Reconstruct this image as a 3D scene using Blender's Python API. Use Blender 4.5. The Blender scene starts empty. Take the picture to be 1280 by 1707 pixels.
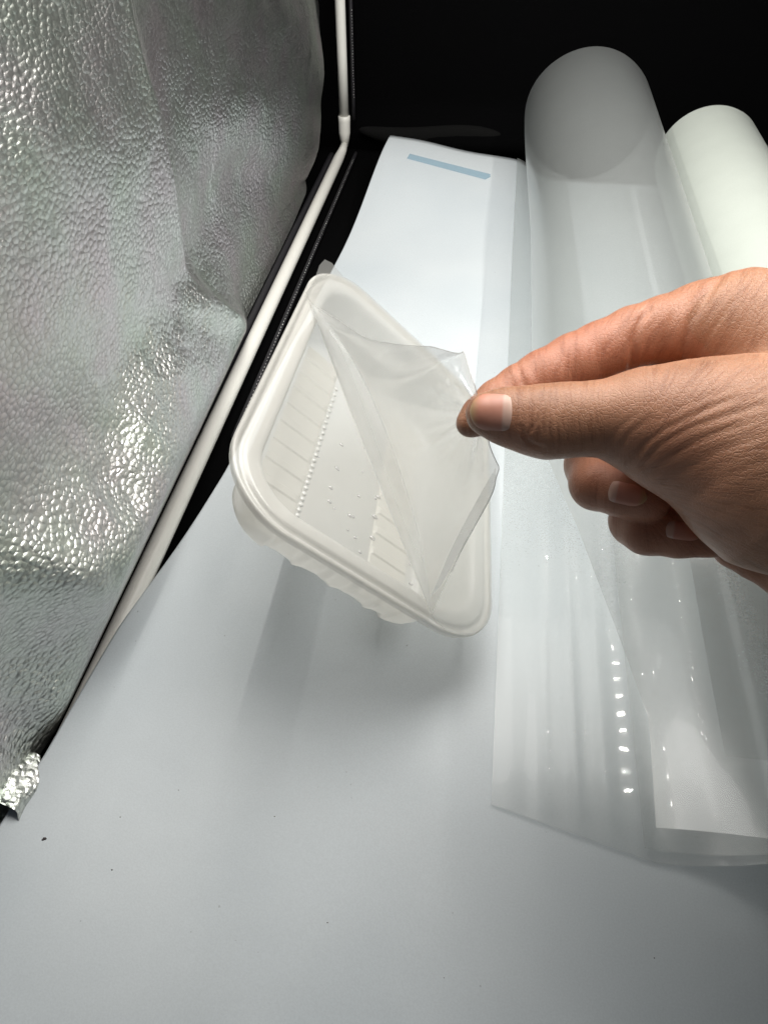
import bpy, bmesh, math, random
import numpy as np
from mathutils import Vector, Matrix, noise
from mathutils.bvhtree import BVHTree
random.seed(4); rng = np.random.default_rng(4)
sc = bpy.context.scene
COL = sc.collection

# ------------------------------------------------------------------ camera
F, CX, CY = 1233.0, 640.0, 853.5          # focal length and centre of the 1280 x 1707 photograph
H = 0.2755                                # height of the camera above the sheet
cam_d = bpy.data.cameras.new('camera'); cam = bpy.data.objects.new('camera', cam_d); COL.objects.link(cam)
cam.location = (0, 0, H)
cam.rotation_euler = (math.radians(44), 0, math.radians(7.85))
cam_d.sensor_fit = 'VERTICAL'; cam_d.sensor_height = 24; cam_d.lens = F / 1707 * 24
cam_d.clip_start = 0.01; cam_d.clip_end = 20
sc.camera = cam
CR = np.array(cam.rotation_euler.to_matrix())
CP = np.array([0, 0, H])

# ------------------------------------------------------------------ world, exposure
w = bpy.data.worlds.new('World'); sc.world = w; w.use_nodes = True
bg = w.node_tree.nodes['Background']
bg.inputs[0].default_value = (0.80, 0.90, 1.0, 1); bg.inputs[1].default_value = 0.06
sc.view_settings.view_transform = 'Standard'; sc.view_settings.look = 'None'
sc.view_settings.exposure = 0.12; sc.view_settings.gamma = 1
sc.cycles.transparent_max_bounces = 24; sc.cycles.max_bounces = 10
sc.cycles.caustics_reflective = False; sc.cycles.caustics_refractive = False

# ------------------------------------------------------------------ helpers
def ray(px, py):
    return CR @ np.array([(px - CX) / F, -(py - CY) / F, -1.0])
def at_depth(px, py, d): return CP + ray(px, py) * d
def at_z(px, py, z):
    r = ray(px, py); return CP + r * ((z - H) / r[2])
def at_plane(px, py, p0, n):
    r = ray(px, py); return CP + r * (((p0 - CP) @ n) / (r @ n))
def project(P):
    v = (np.asarray(P) - CP) @ CR
    return CX + F * v[..., 0] / -v[..., 2], CY - F * v[..., 1] / -v[..., 2]

def link(name, me, mat=None, parent=None, smooth=True):
    o = bpy.data.objects.new(name, me); COL.objects.link(o)
    if mat and not me.materials: me.materials.append(mat)
    if smooth:
        me.polygons.foreach_set('use_smooth', [True] * len(me.polygons))
    if parent: o.parent = parent
    return o
def mesh(name, vs, fs, mat=None, parent=None, smooth=True):
    me = bpy.data.meshes.new(name)
    me.from_pydata([tuple(float(c) for c in v) for v in vs], [], [tuple(int(i) for i in f) for f in fs]); me.update()
    return link(name, me, mat, parent, smooth)
def grid(name, P, mat=None, parent=None, closed_u=False, smooth=True):
    """P: array (nu, nv, 3)"""
    nu, nv = P.shape[:2]; fs = []
    for i in range(nu if closed_u else nu - 1):
        for j in range(nv - 1):
            a = i * nv + j; b = ((i + 1) % nu) * nv + j
            fs.append((a, b, b + 1, a + 1))
    return mesh(name, P.reshape(-1, 3), fs, mat, parent, smooth)
def tube(name, pts, radii, mat=None, parent=None, n=20, caps=True):
    pts = [Vector(p) for p in pts]; vs = []; fs = []
    up = Vector((0.31, 0.17, 0.93))
    for i, p in enumerate(pts):
        t = (pts[min(i + 1, len(pts) - 1)] - pts[max(i - 1, 0)]).normalized()
        a = t.cross(up).normalized(); b = t.cross(a)
        for k in range(n):
            c = 2 * math.pi * k / n
            vs.append(p + (a * math.cos(c) + b * math.sin(c)) * radii[i])
    for i in range(len(pts) - 1):
        for k in range(n):
            fs.append((i * n + k, i * n + (k + 1) % n, (i + 1) * n + (k + 1) % n, (i + 1) * n + k))
    if caps:
        fs.append(tuple(range(n))[::-1]); fs.append(tuple((len(pts) - 1) * n + k for k in range(n)))
    return mesh(name, vs, fs, mat, parent)
def thing(name, label, cat, loc=(0, 0, 0), group=None):
    o = bpy.data.objects.new(name, None); COL.objects.link(o); o.empty_display_size = 0.02
    o['label'] = label; o['category'] = cat
    if group: o['group'] = group
    return o
def sstep(a, b, x):
    t = np.clip((x - a) / (b - a), 0, 1); return t * t * (3 - 2 * t)
def seg_dist(u, v, a, b):
    ax, ay = a; bx, by = b; dx, dy = bx - ax, by - ay
    t = np.clip(((u - ax) * dx + (v - ay) * dy) / (dx * dx + dy * dy), 0, 1)
    return np.hypot(u - ax - t * dx, v - ay - t * dy), t
def poly_dist(u, v, pts):
    d = None
    for a, b in zip(pts[:-1], pts[1:]):
        e, _ = seg_dist(u, v, a, b); d = e if d is None else np.minimum(d, e)
    return d

# ------------------------------------------------------------------ materials
def mat_new(name):
    m = bpy.data.materials.new(name); m.use_nodes = True
    nt = m.node_tree; nt.nodes.clear()
    out = nt.nodes.new('ShaderNodeOutputMaterial')
    return m, nt, out
def N(nt, t, **kw):
    n = nt.nodes.new(t)
    for k, v in kw.items():
        if k.startswith('i_'):
            key = k[2:]; key = int(key) if key.isdigit() else key.replace('_', ' ')
            n.inputs[key].default_value = v
        else: setattr(n, k, v)
    return n
def L(nt, a, b): nt.links.new(a, b)
def ramp(nt, stops, fac):
    r = nt.nodes.new('ShaderNodeValToRGB'); e = r.color_ramp.elements
    e[0].position, e[0].color = stops[0][0], (*stops[0][1], 1)
    e[1].position, e[1].color = stops[-1][0], (*stops[-1][1], 1)
    for p, c in stops[1:-1]:
        x = e.new(p); x.color = (*c, 1)
    L(nt, fac, r.inputs[0]); return r
def principled(name, base, rough=0.5, metallic=0.0, **kw):
    m, nt, out = mat_new(name)
    p = N(nt, 'ShaderNodeBsdfPrincipled'); p.inputs['Base Color'].default_value = (*base, 1)
    p.inputs['Roughness'].default_value = rough; p.inputs['Metallic'].default_value = metallic
    for k, v in kw.items(): p.inputs[k.replace('_', ' ')].default_value = v
    L(nt, p.outputs[0], out.inputs[0])
    return m, nt, p

def mat_sheet():
    m, nt, p = principled('white_pvc', (0.70, 0.73, 0.75), 0.42)
    tc = N(nt, 'ShaderNodeTexCoord')
    big = N(nt, 'ShaderNodeTexNoise', i_Scale=9.0, i_Detail=3.0); L(nt, tc.outputs['Object'], big.inputs['Vector'])
    c = ramp(nt, [(0.3, (0.60, 0.655, 0.69)), (0.7, (0.68, 0.725, 0.75))], big.outputs[0])
    sp = N(nt, 'ShaderNodeTexNoise', i_Scale=420.0, i_Detail=1.0); L(nt, tc.outputs['Object'], sp.inputs['Vector'])
    sr = ramp(nt, [(0.15, (0.6, 0.6, 0.6)), (0.20, (1, 1, 1))], sp.outputs[0])
    fi = N(nt, 'ShaderNodeTexNoise', i_Scale=1600.0, i_Detail=2.0); L(nt, tc.outputs['Object'], fi.inputs['Vector'])
    fr = ramp(nt, [(0.3, (0.93, 0.93, 0.93)), (0.7, (1, 1, 1))], fi.outputs[0])
    mx = N(nt, 'ShaderNodeMix', data_type='RGBA', blend_type='MULTIPLY'); mx.inputs[0].default_value = 1
    L(nt, c.outputs[0], mx.inputs[6]); L(nt, sr.outputs[0], mx.inputs[7])
    m2 = N(nt, 'ShaderNodeMix', data_type='RGBA', blend_type='MULTIPLY'); m2.inputs[0].default_value = 1
    L(nt, mx.outputs[2], m2.inputs[6]); L(nt, fr.outputs[0], m2.inputs[7])
    L(nt, m2.outputs[2], p.inputs['Base Color'])
    ms = N(nt, 'ShaderNodeMapping'); ms.inputs['Rotation'].default_value = (0, 0, .5); ms.inputs['Scale'].default_value = (700, 28, 1); L(nt, tc.outputs['Object'], ms.inputs[0])
    scn = N(nt, 'ShaderNodeTexNoise', i_Scale=1.0, i_Detail=2.0); L(nt, ms.outputs[0], scn.inputs['Vector'])
    scr = ramp(nt, [(0.26, (0.50,) * 3), (0.33, (0.42,) * 3)], scn.outputs[0]); L(nt, scr.outputs[0], p.inputs['Roughness'])
    b = N(nt, 'ShaderNodeBump', i_Strength=0.05, i_Distance=0.0004); L(nt, fi.outputs[0], b.inputs['Height'])
    b2 = N(nt, 'ShaderNodeBump', i_Strength=0.35, i_Distance=0.004); L(nt, big.outputs[0], b2.inputs['Height'])
    L(nt, b.outputs[0], b2.inputs['Normal']); L(nt, b2.outputs[0], p.inputs['Normal'])
    return m
def mat_silver():
    m, nt, p = principled('silver_leatherette', (0.55, 0.56, 0.55), 0.38, 1.0)
    tc = N(nt, 'ShaderNodeTexCoord')
    mp = N(nt, 'ShaderNodeMapping'); mp.inputs['Scale'].default_value = (1, 1, 1.35)
    L(nt, tc.outputs['Object'], mp.inputs[0])
    wn = N(nt, 'ShaderNodeTexNoise', i_Scale=240.0, i_Detail=2.0); L(nt, mp.outputs[0], wn.inputs['Vector'])
    ad = N(nt, 'ShaderNodeVectorMath', operation='MULTIPLY_ADD'); ad.inputs[1].default_value = (0.0014,) * 3
    L(nt, wn.outputs['Color'], ad.inputs[0]); L(nt, mp.outputs[0], ad.inputs[2])
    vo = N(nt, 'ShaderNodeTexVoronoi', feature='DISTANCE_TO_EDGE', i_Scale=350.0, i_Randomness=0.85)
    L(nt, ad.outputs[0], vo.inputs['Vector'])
    vf = N(nt, 'ShaderNodeTexVoronoi', feature='F1', i_Scale=350.0, i_Randomness=0.85)
    L(nt, ad.outputs[0], vf.inputs['Vector'])
    r = ramp(nt, [(0.0, (1,) * 3), (0.25, (0.96,) * 3), (0.42, (0.72,) * 3), (0.58, (0.25,) * 3), (0.75, (0,) * 3)], vf.outputs['Distance'])
    sx = N(nt, 'ShaderNodeSeparateXYZ'); L(nt, tc.outputs['Object'], sx.inputs[0])
    mr = N(nt, 'ShaderNodeMapRange'); L(nt, sx.outputs['Z'], mr.inputs[0])
    for k_, v_ in zip((1, 2, 3, 4), (.03, .17, .62, .34)): mr.inputs[k_].default_value = v_
    fi = N(nt, 'ShaderNodeTexNoise', i_Scale=1100.0, i_Detail=3.0); L(nt, tc.outputs['Object'], fi.inputs['Vector'])
    me = N(nt, 'ShaderNodeTexNoise', i_Scale=60.0, i_Detail=3.0); L(nt, tc.outputs['Object'], me.inputs['Vector'])
    b1 = N(nt, 'ShaderNodeBump', i_Strength=0.2, i_Distance=0.002); L(nt, me.outputs[0], b1.inputs['Height'])
    b = N(nt, 'ShaderNodeBump', i_Strength=0.55, i_Distance=0.0008); L(nt, r.outputs[0], b.inputs['Height']); L(nt, b1.outputs[0], b.inputs['Normal']); L(nt, mr.outputs[0], b.inputs['Strength'])
    b2 = N(nt, 'ShaderNodeBump', i_Strength=0.25, i_Distance=0.0004); L(nt, fi.outputs[0], b2.inputs['Height'])
    L(nt, b.outputs[0], b2.inputs['Normal']); L(nt, b2.outputs[0], p.inputs['Normal'])
    # base colour: pebble tops a little brighter than the grooves, faint colour shimmer
    hu = N(nt, 'ShaderNodeTexNoise', i_Scale=26.0, i_Detail=2.0); L(nt, tc.outputs['Object'], hu.inputs['Vector'])
    cr = ramp(nt, [(0.32, (0.72, 0.67, 0.69)), (0.5, (0.70, 0.71, 0.69)), (0.68, (0.67, 0.72, 0.66))], hu.outputs[0])
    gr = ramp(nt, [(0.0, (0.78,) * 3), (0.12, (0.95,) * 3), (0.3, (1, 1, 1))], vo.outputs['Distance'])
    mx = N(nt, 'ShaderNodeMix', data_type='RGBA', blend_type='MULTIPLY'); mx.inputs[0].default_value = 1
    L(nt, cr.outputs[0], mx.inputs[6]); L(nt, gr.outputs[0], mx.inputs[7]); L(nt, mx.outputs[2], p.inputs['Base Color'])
    return m
def mat_film(name, opacity, col, rough, spec, transl=0.5, bump=(60, 0.3, 0.002), fine=0.0, ior=1.45, tint=(1, 1, 1), sharp=.22):
    """thin plastic: clear part + milky part + gloss"""
    m, nt, out = mat_new(name)
    tc = N(nt, 'ShaderNodeTexCoord')
    nz = N(nt, 'ShaderNodeTexNoise', i_Scale=bump[0], i_Detail=3.0); L(nt, tc.outputs['Object'], nz.inputs['Vector'])
    b = N(nt, 'ShaderNodeBump', i_Strength=bump[1], i_Distance=bump[2]); L(nt, nz.outputs[0], b.inputs['Height'])
    tr = N(nt, 'ShaderNodeBsdfTransparent'); tr.inputs[0].default_value = (*tint, 1)
    di = N(nt, 'ShaderNodeBsdfDiffuse'); di.inputs[0].default_value = (*col, 1); L(nt, b.outputs[0], di.inputs['Normal'])
    tl = N(nt, 'ShaderNodeBsdfTranslucent'); tl.inputs[0].default_value = (*col, 1); L(nt, b.outputs[0], tl.inputs['Normal'])
    mk = N(nt, 'ShaderNodeMixShader'); mk.inputs[0].default_value = transl
    L(nt, di.outputs[0], mk.inputs[1]); L(nt, tl.outputs[0], mk.inputs[2])
    mo = N(nt, 'ShaderNodeMixShader')
    # more haze at grazing angles, a little unevenness
    lw = N(nt, 'ShaderNodeLayerWeight'); lw.inputs['Blend'].default_value = 0.35; 
    n2 = N(nt, 'ShaderNodeTexNoise', i_Scale=35.0, i_Detail=4.0); L(nt, tc.outputs['Object'], n2.inputs['Vector'])
    fm = N(nt, 'ShaderNodeTexNoise', i_Scale=1500.0, i_Detail=1.0); L(nt, tc.outputs['Object'], fm.inputs['Vector'])
    m1 = N(nt, 'ShaderNodeMath', operation='MULTIPLY_ADD'); m1.inputs[1].default_value = 0.25 * (1 - opacity); m1.inputs[2].default_value = opacity
    L(nt, lw.outputs['Facing'], m1.inputs[0])
    m2 = N(nt, 'ShaderNodeMath', operation='MULTIPLY_ADD'); m2.inputs[1].default_value = 0.16 * opacity; L(nt, n2.outputs[0], m2.inputs[0]); L(nt, m1.outputs[0], m2.inputs[2])
    m3 = N(nt, 'ShaderNodeMath', operation='MULTIPLY_ADD'); m3.inputs[1].default_value = fine; L(nt, fm.outputs[0], m3.inputs[0]); L(nt, m2.outputs[0], m3.inputs[2])
    m4 = N(nt, 'ShaderNodeMath', operation='SUBTRACT', use_clamp=True); L(nt, m3.outputs[0], m4.inputs[0]); m4.inputs[1].default_value = 0.08 * opacity + fine * 0.5
    L(nt, m4.outputs[0], mo.inputs[0])
    L(nt, tr.outputs[0], mo.inputs[1]); L(nt, mk.outputs[0], mo.inputs[2])
    g1 = N(nt, 'ShaderNodeBsdfGlossy'); g1.inputs['Roughness'].default_value = rough; g1.inputs[0].default_value = (1, 1, 1, 1)
    g2 = N(nt, 'ShaderNodeBsdfGlossy'); g2.inputs['Roughness'].default_value = max(.30, rough * 1.6); g2.inputs[0].default_value = (1, 1, 1, 1)
    L(nt, b.outputs[0], g1.inputs['Normal']); L(nt, b.outputs[0], g2.inputs['Normal'])
    gl = N(nt, 'ShaderNodeMixShader'); gl.inputs[0].default_value = 1 - sharp; L(nt, g1.outputs[0], gl.inputs[1]); L(nt, g2.outputs[0], gl.inputs[2])
    fw = N(nt, 'ShaderNodeLayerWeight'); fw.inputs['Blend'].default_value = 0.5; L(nt, b.outputs[0], fw.inputs['Normal'])
    fp = N(nt, 'ShaderNodeMath', operation='POWER'); fp.inputs[1].default_value = 4.0; L(nt, fw.outputs['Facing'], fp.inputs[0])
    fr = N(nt, 'ShaderNodeMath', operation='MULTIPLY_ADD'); fr.inputs[1].default_value = 0.55; fr.inputs[2].default_value = 0.06; L(nt, fp.outputs[0], fr.inputs[0])
    fs = N(nt, 'ShaderNodeMath', operation='MULTIPLY', use_clamp=True); fs.inputs[1].default_value = spec; L(nt, fr.outputs[0], fs.inputs[0])
    mg = N(nt, 'ShaderNodeMixShader'); L(nt, fs.outputs[0], mg.inputs[0]); L(nt, mo.outputs[0], mg.inputs[1]); L(nt, gl.outputs[0], mg.inputs[2])
    L(nt, mg.outputs[0], out.inputs[0])
    return m
def mat_skin():
    m, nt, p = principled('skin', (0.44, 0.23, 0.14), 0.37)
    p.inputs['Subsurface Weight'].default_value = 0.12
    p.inputs['Subsurface Radius'].default_value = (1.0, 0.35, 0.2); p.inputs['Subsurface Scale'].default_value = 0.004
    p.inputs['Specular IOR Level'].default_value = 0.4
    tc = N(nt, 'ShaderNodeTexCoord'); at = N(nt, 'ShaderNodeAttribute', attribute_name='flush')
    nb = N(nt, 'ShaderNodeTexNoise', i_Scale=55.0, i_Detail=4.0); L(nt, tc.outputs['Object'], nb.inputs['Vector'])
    c = ramp(nt, [(0.3, (0.34, 0.165, 0.095)), (0.55, (0.44, 0.222, 0.132)), (0.75, (0.51, 0.27, 0.170))], nb.outputs[0])
    rd = N(nt, 'ShaderNodeMix', data_type='RGBA'); L(nt, at.outputs['Fac'], rd.inputs[0])
    L(nt, c.outputs[0], rd.inputs[6]); rd.inputs[7].default_value = (0.46, 0.19, 0.115, 1)
    # fine skin mesh: small diamonds, stretched lines
    mp = N(nt, 'ShaderNodeMapping'); mp.inputs['Rotation'].default_value = (0.3, 0.5, 0.6); mp.inputs['Scale'].default_value = (1, 1, 1)
    L(nt, tc.outputs['Object'], mp.inputs[0])
    vo = N(nt, 'ShaderNodeTexVoronoi', feature='DISTANCE_TO_EDGE', i_Scale=950.0); L(nt, mp.outputs[0], vo.inputs['Vector'])
    vr = ramp(nt, [(0.0, (0, 0, 0)), (0.12, (1, 1, 1))], vo.outputs['Distance'])
    # stretched noise follows the wrinkle direction stored on the mesh
    wd = N(nt, 'ShaderNodeAttribute', attribute_name='wr')
    ns = N(nt, 'ShaderNodeTexNoise', i_Scale=1.0, i_Detail=5.0, i_Roughness=0.62); L(nt, wd.outputs['Vector'], ns.inputs['Vector'])
    nr = ramp(nt, [(0.36, (0.0,) * 3), (0.5, (0.75,) * 3), (0.7, (1, 1, 1))], ns.outputs[0])
    dm = N(nt, 'ShaderNodeMix', data_type='RGBA', blend_type='MULTIPLY'); dm.inputs[0].default_value = 0.5
    dr = ramp(nt, [(0.3, (0.55, 0.42, 0.36)), (0.52, (1, 1, 1))], ns.outputs[0])
    L(nt, rd.outputs[2], dm.inputs[6]); L(nt, dr.outputs[0], dm.inputs[7])
    L(nt, dm.outputs[2], p.inputs['Base Color'])
    b0 = N(nt, 'ShaderNodeBump', i_Strength=0.22, i_Distance=0.0006); L(nt, nr.outputs[0], b0.inputs['Height'])
    b1 = N(nt, 'ShaderNodeBump', i_Strength=0.35, i_Distance=0.0002); L(nt, vr.outputs[0], b1.inputs['Height']); L(nt, b0.outputs[0], b1.inputs['Normal'])
    L(nt, b1.outputs[0], p.inputs['Normal'])
    return m

M_sheet = mat_sheet(); M_silver = mat_silver()
M_black = principled('black_cloth', (0.0022, 0.0022, 0.0024), 0.95, Specular_IOR_Level=0.02)[0]
M_tube = principled('white_plastic_tube', (0.80, 0.79, 0.74), 0.35)[0]
M_seam = principled('black_binding', (0.012, 0.011, 0.014), 0.6)[0]
M_tray = mat_film('milky_pp', 0.64, (0.94, 0.925, 0.87), 0.22, 1.0, 0.38, (40, 0.15, 0.002))
M_lid = mat_film('clear_lid_film', 0.16, (0.84, 0.84, 0.81), 0.10, 1.7, 0.5, (45, 0.06, 0.002))
M_roll = mat_film('frosted_roll', 0.20, (0.74, 0.77, 0.76), 0.022, 0.9, 0.45, (30, 0.04, 0.003), 0.06, tint=(0.95, 0.955, 0.955), sharp=.12)
M_roll2 = mat_film('milky_green_roll', 0.90, (0.66, 0.705, 0.65), 0.25, 0.8, 0.15, (30, 0.12, 0.003), 0.10)
M_tape = mat_film('blue_tape', 0.45, (0.30, 0.50, 0.63), 0.4, 0.6, 0.2)
M_skin = mat_skin()
def mat_nail():
    m, nt, p = principled('nail', (0.55, 0.25, 0.19), 0.38)
    p.inputs['Subsurface Weight'].default_value = 0.15; p.inputs['Subsurface Radius'].default_value = (1, .4, .3); p.inputs['Subsurface Scale'].default_value = 0.002
    at = N(nt, 'ShaderNodeAttribute', attribute_name='tip')
    c = ramp(nt, [(0.0, (0.55, 0.40, 0.22)), (0.10, (0.52, 0.31, 0.16)), (0.24, (0.58, 0.26, 0.18)), (0.74, (0.58, 0.27, 0.20)), (0.80, (0.64, 0.42, 0.34)), (1, (0.64, 0.42, 0.34))], at.outputs['Fac'])
    L(nt, c.outputs[0], p.inputs['Base Color'])
    return m
M_nail = mat_nail()
M_water = principled('water', (1, 1, 1), 0.03, Transmission_Weight=1.0, IOR=1.33)[0]
M_drop = mat_film('water', 0.25, (0.9, 0.9, 0.9), 0.03, 2.5, 0.3)
M_bead = mat_film('bead_pp', 0.8, (0.95, 0.95, 0.92), 0.1, 2.0, 0.2)
M_edge = mat_film('film_edge', 0.5, (0.75, 0.75, 0.73), 0.2, 1.5, 0.3)
M_led_bar = principled('led_bar_plastic', (0.75, 0.75, 0.72), 0.4)[0]
M_speck = principled('dark_speck', (0.06, 0.05, 0.05), 0.8)[0]

# ------------------------------------------------------------------ light: the two LED bars of the light tent, and an added overhead light
LED = []
tent = thing('light_tent', 'photo light tent with silver pebbled side panel, white edging tubes and black back', 'light tent')
def led_bar(x, z, y0, y1, n, power, lean):
    o = tube('led_bar', [(x, y0 - .01, z + .006), (x, y1 + .01, z + .006)], [.004, .004], M_led_bar, tent, 8)
    for k in range(n):
        y = y0 + (y1 - y0) * k / (n - 1)
        ld = bpy.data.lights.new('led', 'AREA'); ld.shape = 'DISK'; ld.energy = power; ld.size = 0.0025
        ld.color = (1.0, 0.965, 0.90)
        lo = bpy.data.objects.new('led', ld); COL.objects.link(lo); lo.location = (x, y, z); lo.parent = tent
        lo.rotation_euler = (math.radians(8), math.radians(-42 * lean), 0)   # each bar leans in and towards the back
led_bar(-.100, .325, .15, .59, 25, 0.015, 1)
led_bar(.165, .36, .15, .59, 25, 0.026, -1)
ld = bpy.data.lights.new('added_overhead_light', 'AREA'); ld.shape = 'RECTANGLE'; ld.size = .32; ld.size_y = .38; ld.energy = 2.05; ld.color = (1.0, .98, .94)  # unseen soft light, added above to fill in and soften the shadows
lo = bpy.data.objects.new('added_overhead_light', ld); COL.objects.link(lo); lo.location = (.03, .36, .41); lo.rotation_euler = (math.radians(16), 0, 0); lo.parent = tent

# ------------------------------------------------------------------ black floor and back
o = grid('floor', np.array([[(x, y, -.004) for y in np.linspace(-.6, .80, 6)] for x in np.linspace(-.8, 1.0, 6)]), M_black); o['kind'] = 'structure'
bp = []
for x in np.linspace(-.45, .8, 70):
    row = []
    for z in np.linspace(-.004, .60, 90):
        y = .765 - .028 * math.exp(-((z - .012) / .016) ** 2) * math.exp(-((x + .015) / .10) ** 2)
        row.append((x, y + .002 * noise.noise(Vector((x * 9, z * 9, 0))), z))
    bp.append(row)
grid('back_panel', np.array(bp), M_black, tent)
M_fold = principled('black_cloth_painted_sheen', (0.006, 0.006, 0.006), 0.95, Specular_IOR_Level=0.1)[0]  # lighter than the other black cloth: the lit crest is put into the colour
fo = []
for i in range(60):
    a = -1 + 2 * i / 59; c = at_plane(598 + 270 * (i / 59), 216 + 22 * (i / 59) + 6 * math.sin(i / 9), np.array([0, .750, 0]), np.array([0, 1., 0]))
    rr = .0085 * math.sqrt(max(0, 1 - abs(a) ** 2.5)) + .0002
    fo.append([tuple(c + np.array([0, rr * .8 * math.cos(k * math.pi / 12), rr * math.sin(k * math.pi / 12)])) for k in range(25)])
o = grid('cloth_fold', np.array(fo), M_fold, tent); o['label'] = 'fold of the black cloth with a faint sheen painted into its colour'

# ------------------------------------------------------------------ white backdrop sheet
ye = [-.25, .03, .081, .107, .171, .246, .280, .40, .52, .63, .70]
xe = [-.148, -.1495, -.1515, -.147, -.1415, -.1305, -.126, -.118, -.1085, -.098, -.0910]
def sheet_z(x, y):
    s = float(sstep(.50, .70, y)) ** 1.4
    z = .0015 + s * (.031 - .016 * np.clip((x + .09) / .117, 0, 1.4)) * (1 - float(sstep(.022, .060, x)))
    z += .0095 * float(1 - sstep(.155, .26, y)) * float(1 - sstep(-.150, -.118 + .050 * float(1 - sstep(.12, .23, y)), x))   # rides up over the floor tube
    z += .0006 * noise.noise(Vector((x * 9, y * 5, 1)))
    z += .0012 * s * math.sin(x * 75) * .6 * (1 - float(sstep(.022, .060, x)))
    return z
rows = []
for y in np.r_[np.linspace(-.25, .1, 16), np.linspace(.11, .70, 90)]:
    xl = float(np.interp(y, ye, xe)); row = []
    zl = sheet_z(xl, y)
    xl = xl * (1 - .4 * zl / H) if y < .3 else xl        # the edge is lifted where it lies on the tube
    for t in np.linspace(0, 1, 90):
        x = xl + (.55 - xl) * (t ** 1.5)
        row.append((x, y - .004 * 0, sheet_z(x, y)))
    rows.append(row)
sheet = grid('backdrop_sheet', np.array(rows), M_sheet)
sheet['label'] = 'smooth white plastic backdrop sheet lying under the tray and the film rolls'; sheet['category'] = 'backdrop sheet'
so = sheet.modifiers.new('thickness', 'SOLIDIFY'); so.thickness = .0007; so.offset = 1
sheet_bvh = BVHTree.FromPolygons([v.co.copy() for v in sheet.data.vertices], [tuple(p.vertices) for p in sheet.data.polygons])
def cast(bvh, px, py):
    r = Vector(ray(px, py)).normalized(); h = bvh.ray_cast(Vector(CP), r)
    return h[0], h[1]
# tape strip near its far end
tp = []
for i in range(40):
    s = i / 39; a = (683 + s * (817 - 683), 257 + s * (291 - 257)); b = (678 + s * (812 - 678), 265 + s * (301 - 265))
    if i == 39: b = (817, 296)
    row = []
    for t in np.linspace(0, 1, 4):
        c, n = cast(sheet_bvh, a[0] + (b[0] - a[0]) * t, a[1] + (b[1] - a[1]) * t)
        row.append(tuple(c + Vector((0, 0, .0005))))
    tp.append(row)
o = grid('tape_strip', np.array(tp), M_tape, sheet); o['label'] = 'narrow strip of pale blue tape near the far edge of the sheet'

# ------------------------------------------------------------------ silver side panel
XW = -.150
ys = np.linspace(.088, .765, 330)
zb = np.interp(ys, [.055, .089, .105, .135, .20, .30, .394, .50, .57, .64, .69, .715, .735, .765], [.030, .010, .003, .001, .001, .002, .004, .004, .004, .009, .020, .036, .060, .10])
T = np.linspace(0, 1, 210) ** 1.25
Y = np.repeat(ys[:, None], len(T), 1); Z = zb[:, None] + (.34 - zb[:, None]) * T[None, :]
P = np.stack([np.full_like(Y, XW), Y, Z], -1); u, v = project(P)
D = np.zeros_like(Y)
cl = [(180, -60), (205, 60), (240, 200), (285, 400), (330, 492), (402, 584)]
xs_line = np.interp(v, [c[1] for c in cl], [c[0] for c in cl]); sd = u - xs_line
fade = 1 - sstep(480, 600, v)
D += -.0300 * (1 - np.exp(-np.clip(sd, 0, None) / 75)) * fade * np.exp(-np.clip(sd, 0, None) / 360)
D += .0060 * np.exp(np.clip(sd, None, 0) / 130) * fade
def bulge(a, b, wd, amp):
    global D
    d, _ = seg_dist(u, v, a, b); D = D + 1.5 * amp * np.exp(-d * d / (2 * wd * wd))
bulge((430, 300), (320, 470), 34, -.0050)
bulge((470, 180), (520, 260), 45, .0035)
bulge((500, 40), (540, 120), 30, .0045)
bulge((320, 500), (410, 590), 20, .0042)
bulge((390, 700), (90, 960), 72, .0125)
bulge((300, 860), (210, 1010), 42, -.0040)
bulge((250, 980), (120, 1170), 40, .0080)
bulge((60, 1050), (20, 1180), 55, -.0050)
bulge((100, 300), (60, 560), 130, .0040)
nz = np.array([noise.fractal(Vector((a * 28, b * 28, .3)), 1.0, 2.0, 3) for a, b in zip(Y.ravel(), Z.ravel())]).reshape(Y.shape)
D += .0012 * nz
zc = .040 + .014 * np.sin(Y * 27 + 1) + .012 * nz; D += .0130 * np.exp(-((Z - zc) / .034) ** 2) * sstep(.08, .18, Y) * (1 - sstep(.30, .48, Y))
D += -.010 * sstep(.66, .765, Y) ** 2 * (1 - sstep(.1, .2, Z) * .5)          # rolls away into the back corner
D += .0030 * np.exp(-((Z - zb[:, None]) / .008) ** 2) * (sstep(.06, .16, Y)) * (1 - sstep(.3, .42, Y))
D += -.0040 * np.exp(-((Z - zb[:, None]) / .005) ** 2) * sstep(.35, .62, Y)   # hem turns under
lim = .0005 + .50 * (Z - zb[:, None]); hh = np.clip(.5 + .5 * (lim - D) / .007, 0, 1); D = lim + (D - lim) * hh - .007 * hh * (1 - hh); D = np.maximum(D, -.0008 - .0030 * sstep(.30, .42, Y) - .45 * (Z - zb[:, None]) - .02 * sstep(.62, .70, Y))
P[..., 0] += D
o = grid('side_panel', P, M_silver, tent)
o['label'] = 'silver pebbled leatherette panel with soft dents'
# folded end of the panel at the near corner, and the black under it
hp = []
for i in range(26):
    s = i / 25; y = .085 + s * .022
    r = .0080 * (1 - .45 * s ** 2)
    row = []
    for k in range(33):
        a = 2 * math.pi * k / 32
        rr = r * (1 + .35 * noise.noise(Vector((math.cos(a) * 1.5, math.sin(a) * 1.5, y * 90))))
        row.append((XW + .0005 + rr * math.cos(a), y + .003 * math.sin(a), .0110 - .004 * s + rr * .8 * math.sin(a)))
    hp.append(row)
o = grid('hem_fold', np.array(hp), M_silver, tent); o['label'] = 'turned-over end of the silver panel at the near corner'
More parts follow.
